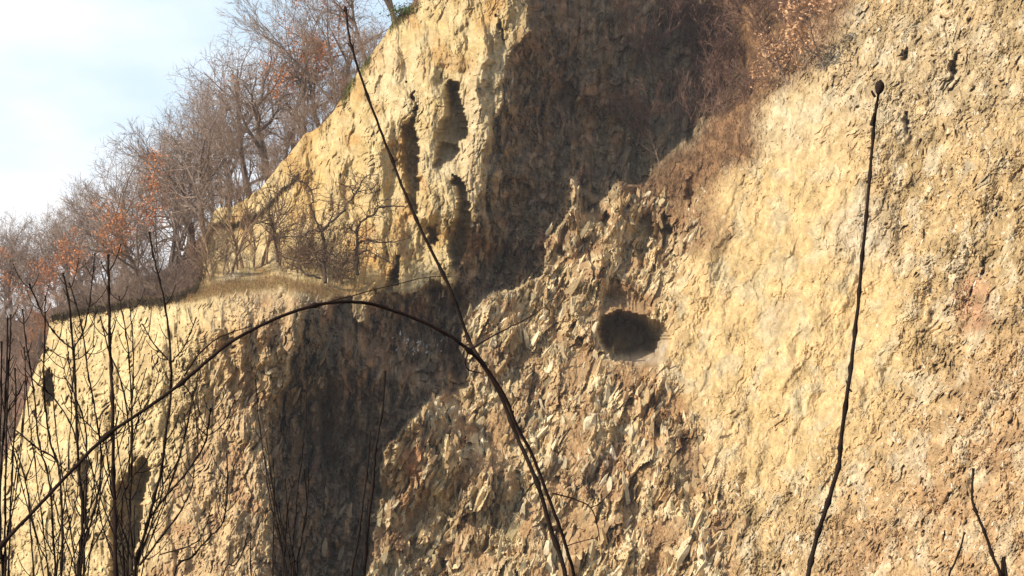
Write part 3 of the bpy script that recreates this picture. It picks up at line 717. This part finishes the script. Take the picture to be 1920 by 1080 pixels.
# ------------------------------------------------------------------ ground cover nobody could count
def surf(xs, ys):
    """points on the finished rock surface (nearest fine-grid vertex)"""
    ci = np.clip(np.searchsorted(cx_, xs), 0, nC - 1); ri = np.clip(np.searchsorted(rows_v, ys), 0, nR - 1)
    return np.stack([VX[ri, ci], VY[ri, ci], VZ[ri, ci]], -1)
def blades(name, label, pts, hmin, hmax, wid, mat, cat, seed, lean=(0, -.3)):
    r = np.random.RandomState(seed); n = len(pts); h = r.uniform(hmin, hmax, n)[:, None]
    d_ = r.normal(size=(n, 3)) * np.array([.45, .35, .2]) + np.array([lean[0], lean[1], 1.0]); d_ /= np.linalg.norm(d_, axis=1)[:, None]
    sd_ = np.cross(d_, np.stack([r.normal(size=n) * .6, np.ones(n), np.zeros(n)], -1)); sd_ /= np.linalg.norm(sd_, axis=1)[:, None] + 1e-9
    bend = r.normal(size=(n, 3)) * .25 * h
    p0 = pts - d_ * .05; pm = p0 + d_ * h * .55; p1 = p0 + d_ * h + bend
    V = np.stack([p0 - sd_ * wid, p0 + sd_ * wid, pm + sd_ * wid * .7, pm - sd_ * wid * .7, p1], 1)
    b = np.arange(n)[:, None] * 5
    Fc = np.vstack([b + np.array([[0, 1, 2]]), b + np.array([[0, 2, 3]]), b + np.array([[3, 2, 4]])])
    o = mesh_np(name, V.reshape(-1, 3), Fc, mat); tag(o, label, cat, kind='stuff'); return o
def scatter(weight, n, seed, xr=(-20, 1940), yr=(-20, 1100)):
    r = np.random.RandomState(seed); xs = r.uniform(*xr, n * 8); ys = r.uniform(*yr, n * 8)
    wv = samp(weight, xs, ys); ok = (r.rand(n * 8) < wv) & (ys > np.interp(xs, cx_, sil) + 1); return xs[ok][:n], ys[ok][:n]
straw = material('straw', (.30, .19, .09), var=.4, scale=3); soilplant = material('dead_stalks', (.19, .105, .058), var=.55, scale=2)
turf = material('turf', (.13, .14, .045), var=.4, scale=3)
xs, ys = scatter(wts['grass'], 9000, 1, (40, 720), (460, 620)); ks = nr.rand(len(xs)) < 1
blades('dry_grass', 'tan dry grass covering the ledge on top of the pale spur', surf(xs, ys), 0.08, .26, .010, straw, 'grass', 2)
xs = nr.uniform(540, 760, 5000); ys = np.interp(xs, cx_, sil) + np.abs(nr.normal(size=5000)) * 9
keep = perlin(xs / 30, ys * 0 + .5, 5) > .12
blades('green_grass', 'olive green grass along the upper edge of the cliff', surf(xs, ys)[keep], .08, .28, .012, turf, 'grass', 4)
xs = nr.uniform(96, 560, 7000); ys = np.interp(xs, cx_, sil) + np.abs(nr.normal(size=7000)) * (3 + 5 * np.clip(perlin(xs / 18, xs * 0 + .3, 9) + .3, 0, 1)) + np.where(xs > 380, np.interp(xs, [380, 560], [25, 60]), 4)
blades('overhanging_turf', 'dark fringe of turf and roots hanging over the rim of the spur', surf(xs, ys), .1, .42, .016, material('rootmat', (.10, .075, .045), var=.4, scale=3), 'turf', 14, lean=(0, -1.2))
xs, ys = scatter(wts['veg'], 7000, 3, (1150, 1650), (-20, 430))
blades('dry_undergrowth', 'reddish-brown dead stalks covering the soil slope beside the gully', surf(xs, ys), .10, .34, .017, soilplant, 'undergrowth', 5)
md = blur(inside([(1225,330),(1340,290),(1335,420),(1290,500),(1240,420)], PX, PY).astype(float), 4) * .8 + np.clip(fbm(PX / 60, PY / 70, 631, 5) - .05, 0, .6) * 1.6 * wts['mound']
xs, ys = scatter(md, 9000, 9, (700, 1400), (330, 1100))
blades('withered_weeds', 'brown withered weeds between the broken rocks of the central mound', surf(xs, ys), .06, .28, .011, soilplant, 'weeds', 6)
xs, ys = scatter(wts['gully'], 3000, 33, (500, 1420), (-20, 1100))
blades('gully_weeds', 'thin dead stalks clinging to the shaded wall of the gully', surf(xs, ys), .1, .45, .010, material('grey_stalks', (.20, .15, .10), var=.5, scale=1), 'weeds', 35, lean=(0, -.5))
xs = nr.uniform(740, 1000, 1500); ys = np.clip(np.interp(xs, cx_, sil), -18, 60) + np.abs(nr.normal(size=1500)) * 10
blades('cliff_top_weeds', 'brown weeds along the crest of the bluff', surf(xs, ys), .15, .5, .013, soilplant, 'weeds', 8)

# broken stone lying in the mound and on the right-hand face
def stones(name, label, xs, ys, smin, smax, seed, tones):
    r = np.random.RandomState(seed); n = len(xs); c = surf(xs, ys); s = (smin + (smax - smin) * r.rand(n) ** 2.5)[:, None]
    ax = np.stack([np.full(n, .35) + r.normal(size=n) * .4, r.normal(size=n) * .5, np.ones(n)], -1); ax /= np.linalg.norm(ax, axis=1)[:, None]
    b = np.cross(ax, r.normal(size=(n, 3))); b /= np.linalg.norm(b, axis=1)[:, None]; e = np.cross(ax, b)
    V = np.stack([c + ax * s * (.9 + r.rand(n, 1) * .9), c + b * s * (.2 + .4 * r.rand(n, 1)) + ax * s * r.normal(size=(n, 1)) * .3, c + e * s * (.25 + .4 * r.rand(n, 1)) + ax * s * r.normal(size=(n, 1)) * .3,
                  c - b * s * (.3 + .5 * r.rand(n, 1)) + ax * s * r.normal(size=(n, 1)) * .3, c - e * s * (.25 + .4 * r.rand(n, 1)), c - ax * s * (.7 + r.rand(n, 1) * .6)], 1)
    T = np.array([[0, 1, 2], [0, 2, 3], [0, 3, 4], [0, 4, 1], [5, 2, 1], [5, 3, 2], [5, 4, 3], [5, 1, 4]])
    Fc = (np.arange(n)[:, None, None] * 6 + T[None]).reshape(-1, 3)
    tn = np.array(tones)[r.randint(len(tones), size=n)] * (.8 + .4 * r.rand(n, 1))
    o = mesh_np(name, V.reshape(-1, 3), Fc, rock_mat, cols=np.repeat(tn, 6, axis=0)); return tag(o, label, 'rubble', kind='stuff')
def shards(name, label, xs, ys, smin, smax, seed, tones, el=2.2, jit=.22, sink=.0):
    """broken bars and slabs, long axis leaning the way the beds lean"""
    r = np.random.RandomState(seed); n = len(xs); c = surf(xs, ys); s = (smin + (smax - smin) * r.rand(n) ** 2.8)[:, None]
    ax = np.stack([.30 + r.normal(size=n) * jit, -.15 + r.normal(size=n) * .3, np.ones(n)], -1); ax /= np.linalg.norm(ax, axis=1)[:, None]
    b = np.cross(ax, np.stack([r.normal(size=n) * .5, -np.ones(n), r.normal(size=n) * .3], -1)); b /= np.linalg.norm(b, axis=1)[:, None]; e = np.cross(ax, b)
    L = s * (el * (.5 + r.rand(n, 1))); wb = s * (.45 + .5 * r.rand(n, 1)); we = s * (.3 + .35 * r.rand(n, 1)); V = []
    c = c + np.array([0, sink, 0])
    for k_, tp in ((-1, .75), (0, 1.0), (1, .45)):
        for (p_, q_) in ((-1, -1), (1, -1), (1, 1), (-1, 1)):
            V.append(c + ax * L * (k_ * .5 + .12 * r.normal(size=(n, 1))) + b * wb * p_ * tp * (.7 + .5 * r.rand(n, 1)) * .5 + e * we * q_ * tp * (.7 + .5 * r.rand(n, 1)) * .5)
    V = np.stack(V, 1); T = [[0, 3, 2, 1], [8, 9, 10, 11]]
    for l_ in (0, 4):
        for q_ in range(4): T.append([l_ + q_, l_ + (q_ + 1) % 4, l_ + 4 + (q_ + 1) % 4, l_ + 4 + q_])
    Fc = (np.arange(n)[:, None, None] * 12 + np.array(T)[None]).reshape(-1, 4)
    tn = np.array(tones)[r.randint(len(tones), size=n)] * (.75 + .5 * r.rand(n, 1))
    o = mesh_np(name, V.reshape(-1, 3), Fc, rock_mat, cols=np.repeat(tn, 12, axis=0)); return tag(o, label, 'rubble', kind='stuff')
open_rock = np.clip(1 - 1.9 * np.clip(fbm(PX / 75, PY / 60, 631, 5), 0, 1), 0.08, 1) * (1 - blur((cav | crv).astype(float), 2))
clus = np.clip(fbm(PX / 38, PY / 50, 661, 3) * 1.6 + .35, 0.05, 1)
xs, ys = scatter(wts['mound'] * open_rock * clus, 5200, 21, (690, 1400), (330, 1100))
shards('rubble', 'sharp ochre and brown stone fragments sticking out of the central mound', xs, ys, .06, .36, 22, [(.50,.38,.22),(.44,.31,.16),(.36,.24,.13),(.58,.49,.33),(.40,.33,.2)], jit=.34)
xs, ys = scatter((wts['right'] + wts['pink'] + wts['pale'] * .08) * clus, 3200, 23, (1200, 1940), (-20, 1100))
shards('stone_chips', 'small pale stone chips studding the gritty slope on the right', xs, ys, .04, .17, 24, [(.46,.36,.22),(.60,.53,.41),(.38,.27,.15),(.42,.31,.17)], el=1.5, jit=.5)
xs, ys = scatter(wts['gully'] * clus, 1100, 27, (500, 1420), (-20, 1100))
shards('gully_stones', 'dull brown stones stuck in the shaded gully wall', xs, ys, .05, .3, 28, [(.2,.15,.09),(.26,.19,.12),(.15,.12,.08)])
xs, ys = scatter(wts['butt'] * np.clip((PX - 380) / 80, 0, 1), 900, 25, (380, 600), (540, 1100))
shards('spur_rubble', 'small stones loosened on the broken corner of the left spur', xs, ys, .05, .22, 26, [(.46,.34,.2),(.35,.23,.13),(.52,.42,.27)])

xs = np.concatenate([nr.normal(780, 22, 60), nr.normal(960, 5, 6), nr.normal(886, 2, 3), nr.normal(561, 2, 4)]); ys = np.concatenate([nr.normal(648, 9, 60), nr.normal(150, 12, 6), nr.normal(425, 3, 3), nr.normal(775, 4, 4)])  # main group is white rubble; the cluster by the ridge imitates a sunlit patch
stones('white_stones', 'scatter of whitish stones in the shaded gully, a few standing in for sunlit spots', xs, ys, .04, .13, 44, [(.5,.5,.5),(.62,.62,.6)])
# single rocks that stand out
def boulder(label, x, y, wpx, hpx, tone, seed, lean=12, out=.02):
    r = np.random.RandomState(seed); p = surf(np.array([float(x)]), np.array([float(y)]))[0]; s = p[1] / F
    th = np.linspace(0, 2 * math.pi, 9)[:-1]; V = []
    a = math.radians(lean)
    for lvl, sc in ((-1, .25), (-.5, .85), (.1, 1.0), (.6, .7), (1, .18)):
        for t in th:
            k_ = sc * (.55 + .8 * r.rand()); X = math.cos(t) * wpx / 2 * k_ * s; Yv = math.sin(t) * wpx / 2 * k_ * s; Zv = lvl * hpx / 2 * s * (1 + .1 * r.normal())
            V.append((X * math.cos(a) + Zv * math.sin(a), Yv, Zv * math.cos(a) - X * math.sin(a)))
    Fc = [(i*8+j, i*8+(j+1)%8, (i+1)*8+(j+1)%8, (i+1)*8+j) for i in range(4) for j in range(8)]
    Fc += [(0, 2, 1, 0)][:0]
    V = np.array(V); V = np.vstack([V, [[0, 0, V[:8, 2].min()]], [[0, 0, V[32:, 2].max()]]])
    T = [(a_, b_, c_) for (q0, q1, q2, q3) in Fc for (a_, b_, c_) in ((q0, q1, q2), (q0, q2, q3))] + [(40, (j+1)%8, j) for j in range(8)] + [(41, 32+j, 32+(j+1)%8) for j in range(8)]
    o = mesh_np('rock', V, np.array(T), rock_mat, loc=(p[0], p[1] - out, p[2]), cols=np.tile(np.array(tone), (len(V), 1)))
    return tag(o, label, 'rock', 'rocks standing out of the central mound')
boulder('tall pale splinter of rock in a dark cleft below the long twig', 835, 850, 16, 66, (.52,.42,.24), 1, 6)
boulder('white pointed stone in the dark band below the cave', 1148, 852, 14, 34, (.62,.56,.44), 6, -8)
boulder('pale stone wedged at the start of the dark band', 1106, 795, 26, 40, (.55,.47,.32), 7, 20)
boulder('long buff rock at the bottom of the mound', 960, 1010, 34, 80, (.42,.34,.19), 10, 18)

# ------------------------------------------------------------------ twigs close to the camera
A_ = trace([(648,16),(655,70),(672,130),(700,210),(735,300),(770,388),(800,452),(845,545),(878,635),(893,662),(937,738),(968,815),(1007,905),(1033,993),(1062,1090),(1085,1300)], 3.1, 2.0, 4.6, 6, 8, .35, 31, .02, ground=(.14, 3.15, 0))
woody('arching_twig', 'long dark knotty twig slanting from the top across the bluff', 'twig', [A_], stem_black, (.14, 3.15, 0), twigs=(26, 16), seed=3, Ym=3.1,
      extra=[trace([(648,20),(647,12)], 3.1, 5, 2)[2]])
Bp = [(-900,2300),(-420,1600),(-200,1290),(-60,1095),(5,1020),(60,962),(130,887),(200,817),(280,762),(340,718),(380,684),(430,643),(480,615),(540,588),(590,573),(640,566),(685,568),(720,577),(780,598),(840,628),(880,658),(912,692),(946,742),(968,796),(997,851),(1021,913),(1046,979),(1066,1041),(1078,1090),(1112,1300)]
Yb = list(np.linspace(2.4, 3.0, len(Bp)))
B_ = trace(Bp, Yb, 3.1, 3.5, 5, 0, .3, 32, ground=(.18, 3.0, 0))
for kx in (0,):
    C_, rad, _ = B_
    for tx, ty in ((340,718),(880,660),(200,817),(590,573),(5,1020)):
        tgt = np.array(at(tx, ty, 2.75)); i0 = int(np.argmin(np.abs(C_[:, 0] / C_[:, 1] - tgt[0] / tgt[1]) + np.abs((C_[:, 2] - CAMZ) / C_[:, 1] - (tgt[2] - CAMZ) / tgt[1])))
        rad[i0] *= 1.9
    B_ = (C_, rad, tube(C_, rad, 8))
ex = [trace([(880,655),(920,632),(960,612),(1000,590),(1040,560)], 2.92, 1.8, .8, 4, 0, .6, 5)[2], trace([(560,583),(640,560),(730,536),(800,520),(845,518)], 2.8, 1.3, .6, 4, 0, .4, 6)[2],
      trace([(345,722),(360,745),(368,790),(372,860)], 2.66, 1.6, .8, 4, 0, .4, 7)[2], trace([(345,705),(370,668),(400,640),(430,625),(470,612)], 2.68, 1.8, .9, 4, 0, .4, 8)[2],
      trace([(1035,925),(1075,935),(1108,952),(1120,985),(1125,1015)], 2.98, 1.6, .8, 4, 0, .4, 9)[2], trace([(1108,952),(1130,940),(1150,915)], 2.98, 1.2, .6, 4, 0, .4, 10)[2],
      trace([(1058,1025),(1090,1015),(1120,1008)], 2.98, 1.2, .6, 4, 0, .4, 11)[2], trace([(878,662),(872,680),(880,694),(905,700)], 2.9, 1.8, 1.4, 4, 0, 0, 12)[2],
      trace([(1000,905),(985,925),(970,945)], 2.98, 1.6, .8, 4, 0, 0, 13)[2]]
woody('bramble_stem', 'bramble stem arching down to the lower left corner', 'stem', [B_], stem_red, (.18, 3.0, 0), seed=4, Ym=2.9, extra=ex, tw_mat=stem_red)
Cc = trace([(1650,152),(1647,175),(1641,215),(1633,300),(1626,390),(1617,480),(1610,560),(1600,650),(1590,730),(1576,830),(1572,875),(1548,955),(1528,1020),(1512,1100),(1485,1300)], 2.7, 2.4, 4.8, 6, 5, .3, 33, .02, ground=(.5, 2.72, 0))
bud = trace([(1646,176),(1649,166),(1650,156),(1651,150)], 2.7, 3.5, 3.5, 3); bud = tube(bud[0], [x_ * 2.7 / F for x_ in (4, 6, 8, 9, 9.5, 9, 8, 6, 3)][:len(bud[0])] + [0.002] * max(0, len(bud[0]) - 9), 8)
woody('budded_twig', 'single dark budded twig standing upright before the pale rock face', 'twig', [Cc], stem_black, (.5, 2.72, 0), seed=5, Ym=2.7,
      extra=[bud, trace([(1641,182),(1637,176),(1634,170)], 2.7, 3, 2)[2], trace([(1597,735),(1590,725),(1586,712)], 2.7, 2, 1)[2], trace([(1634,235),(1637,222),(1639,212)], 2.7, 4, 2)[2]])
Dd = trace([(1825,878),(1823,915),(1824,942),(1838,978),(1850,1008),(1862,1045),(1878,1085),(1900,1200)], 3.0, 2.0, 3.6, 5, 6, .3, 34, ground=(1.0, 3.0, 0))
woody('crooked_twig', 'crooked dark twig in the lower right corner', 'twig', [Dd], stem_black, (1.0, 3.0, 0), seed=6, Ym=3, twigs=(14, 14), pair=False)
De = trace([(1809,998),(1800,1030),(1788,1060),(1778,1090),(1765,1250)], 3.1, 1.6, 2.4, 5, 6, .3, 35, ground=(.88, 3.1, 0))
woody('short_twig', 'short thin dark twig beside the crooked one at the bottom right', 'twig', [De], stem_black, (.88, 3.1, 0), seed=7, Ym=3)
E1 = trace([(722,695),(718,760),(708,820),(703,850),(700,900),(692,970),(682,1090),(675,1300)], 3.4, 1.8, 3.6, 5, 7, .3, 36, ground=(-.33, 3.4, 0))
woody('straight_twig', 'straight dark twig rising from the bottom centre, the taller of two', 'twig', [E1], stem_black, (-.33, 3.4, 0), seed=8, Ym=3.4)
E2 = trace([(694,808),(690,870),(682,930),(672,1010),(658,1090),(650,1300)], 3.5, 1.4, 2.8, 5, 7, .3, 37, ground=(-.37, 3.5, 0))
woody('straight_twig', 'thinner and shorter dark twig left of the tall straight one', 'twig', [E2], stem_black, (-.37, 3.5, 0), seed=9, Ym=3.5)

def stems_of(lst, Y, seed, gx_):
    out = []
    for i, (poly, a, b) in enumerate(lst):
        last = poly[-1]; g = None
        if last[1] >= 1070: poly = poly + [(last[0] + (gx_ - last[0]) * .4, 1350)]; g = (at(gx_, 1080, Y)[0], Y, 0)
        out.append(trace(poly, Y, a * .75, b * .62, 5, 4, .5, seed + i, .03, ground=g if g else False, k=6))
    return out
def shrub(label, lst, Y, seed, gx_, mat=stem_black, twigs=(4, 50)):
    base = (at(gx_, 1080, Y)[0], Y, 0); q_ = random.Random(seed); lst = list(lst)
    for i in range(0 if len(lst) < 2 else 6):
        x0 = gx_ + q_.uniform(-14, 14); fan = q_.uniform(-1, 1); top = q_.uniform(640, 960); dx = fan * (1085 - top) * .38
        lst.append(([(x0 + dx, top), (x0 + dx * .82, top + (1085 - top) * .3), (x0 + dx * .5 + q_.uniform(-4, 4), top + (1085 - top) * .62), (x0 + dx * .1, 1085)], 1.1, 2.3))
    woody('leafless_shrub', label, 'shrub', stems_of(lst, Y, seed, gx_), mat, base, 'leafless shrubs in front at the lower left', twigs, seed, Y)
shrub('lone thick reddish upright stem, tallest of the shrubs', [([(203,478),(204,520),(204,560),(205,620),(208,690),(211,760),(212,850),(215,950),(218,1085)], 2.8, 6.5)], 3.3, 51, 218, stem_red, (10, 45))
shrub('leafless shrub of many crossing stems in front of the left edge of the pale spur', [
 ([(118,512),(130,570),(136,640),(140,700),(143,760),(145,830),(150,900),(155,960),(152,1020),(148,1085)], 2.2, 5.5),
 ([(55,532),(75,580),(92,610),(112,635),(137,655)], 1.8, 2.4), ([(178,475),(172,530),(165,585),(155,625),(139,652)], 1.4, 2.2),
 ([(130,530),(145,580),(158,640),(165,700),(175,750),(183,800),(189,840),(188,900),(176,960),(162,1010),(152,1085)], 1.6, 3.4),
 ([(87,650),(113,668),(140,675),(159,665),(177,648)], 1.2, 1.2), ([(120,705),(138,735),(160,800),(162,880),(160,960),(156,1085)], 1.4, 3),
 ([(46,691),(61,711),(80,727),(100,745),(130,790),(145,830)], 1.3, 2.2), ([(189,820),(160,790),(145,770),(112,670)], 1.6, 1.0),
 ([(238,790),(222,810),(200,830),(189,826)], 1.4, 1.8)], 3.0, 61, 150)
shrub('leafless shrub of slim stems at the far lower left before the pale rock', [
 ([(85,555),(84,610),(82,680),(82,720),(85,765),(95,830),(108,870),(115,920),(117,1000),(115,1085)], 1.6, 3.8),
 ([(42,580),(50,650),(60,710),(66,760),(73,830),(90,890),(97,950),(100,1010),(104,1085)], 1.6, 3.4),
 ([(24,802),(46,820),(73,842),(101,858),(113,884)], 1.8, 2.6), ([(20,870),(28,840),(50,915),(58,1000),(64,1085)], 1.4, 2.8), ([(70,975),(85,1010),(100,1040)], 1.2, 1.6),
 ([(67,845),(55,880),(47,905)], 1.2, 1.8)], 2.9, 71, 105)
shrub('leafless shrub fanning out to the right before the brown corner of the spur', [
 ([(280,435),(290,490),(305,550),(315,610),(320,680),(320,740),(312,800),(305,870),(290,930),(272,1000),(252,1085)], 2.0, 5.2),
 ([(267,608),(285,640),(300,658),(320,678)], 1.4, 1.9), ([(368,595),(355,630),(340,658),(322,678)], 1.4, 1.9),
 ([(395,765),(390,805),(380,840),(350,885),(320,920),(295,950),(272,985)], 2.0, 3.2), ([(367,785),(372,802),(388,816)], 1.4, 1.8), ([(440,750),(425,785),(405,808),(390,816)], 1.3, 1.9),
 ([(345,775),(347,810),(335,860),(318,890),(307,906)], 1.6, 2), ([(365,880),(358,920),(345,945),(335,965),(300,1010),(262,1060)], 1.4, 3),
 ([(425,850),(427,910),(422,960),(415,985),(390,1010),(360,1045),(325,1085)], 1.7, 3), ([(465,1000),(455,1035),(440,1060),(415,1085)], 1.5, 2.4),
 ([(290,838),(270,870),(245,900),(228,950),(232,1085)], 1.3, 2.6), ([(398,950),(380,1000),(362,1020),(300,1040)], 1.2, 2), ([(303,850),(305,880),(304,920),(298,945)], 1.6, 2.2)], 3.2, 81, 250)
shrub('leafless shrub with paired upright twigs between the thick reddish stem and the tall stem', [
 ([(223,555),(232,600),(240,650),(245,720),(248,800),(246,900),(242,1000),(238,1085)], 1.4, 3.2), ([(243,575),(248,620),(250,680),(247,760),(245,830),(240,905)], 1.3, 2.4),
 ([(192,612),(205,660),(222,700),(236,760),(242,810)], 1.4, 2.2), ([(275,690),(262,730),(245,775)], 1.1, 1.7), ([(300,690),(290,730),(262,780),(246,830)], 1.0, 1.8)], 3.4, 91, 238)
shrub('tangle of dark upright stems cut by the left edge of the picture', [
 ([(14,595),(14,650),(12,700),(8,800),(2,880),(0,1000),(4,1085)], 2, 4), ([(20,590),(19,640),(14,740),(12,830),(10,950),(10,1085)], 1.8, 3.6), ([(3,640),(2,760),(-4,900),(-4,1085)], 2, 4),
 ([(28,690),(30,760),(25,850),(20,960),(16,1085)], 1.6, 3.4), ([(45,715),(36,735),(20,760),(12,780)], 1.2, 2)], 3.1, 101, 2, stem_black, (5, 30))
shrub('sparse thin shrub at the bottom between the spur corner and the gully', [
 ([(570,880),(576,950),(566,1010),(556,1085)], 1.2, 2.4), ([(512,860),(515,940),(512,1085)], 1.1, 2), ([(553,900),(540,950),(532,1085)], 1.0, 2.2), ([(578,860),(577,930),(566,1000)], 1, 1.6), ([(470,1000),(472,1085)], 1.2, 2)], 3.6, 111, 545, stem_black, (7, 22))

# ------------------------------------------------------------------ thin winter haze
hb = np.array([(x, y, z) for x in (-720, 720) for y in (-420, 920) for z in (-60, 75)], float)
hf = [(0,1,3,2),(4,6,7,5),(0,4,5,1),(2,3,7,6),(0,2,6,4),(1,5,7,3)]
hm = bpy.data.materials.new('haze'); hm.use_nodes = True; hn = hm.node_tree.nodes; hn.clear()
ho = hn.new('ShaderNodeOutputMaterial'); hv = hn.new('ShaderNodeVolumePrincipled')
hv.inputs['Color'].default_value = (.9, .93, 1, 1); hv.inputs['Density'].default_value = 0.0004; hv.inputs['Anisotropy'].default_value = 0.0
hm.node_tree.links.new(hv.outputs[0], ho.inputs['Volume'])
tag(mesh_np('haze', hb, hf, hm), kind='stuff')
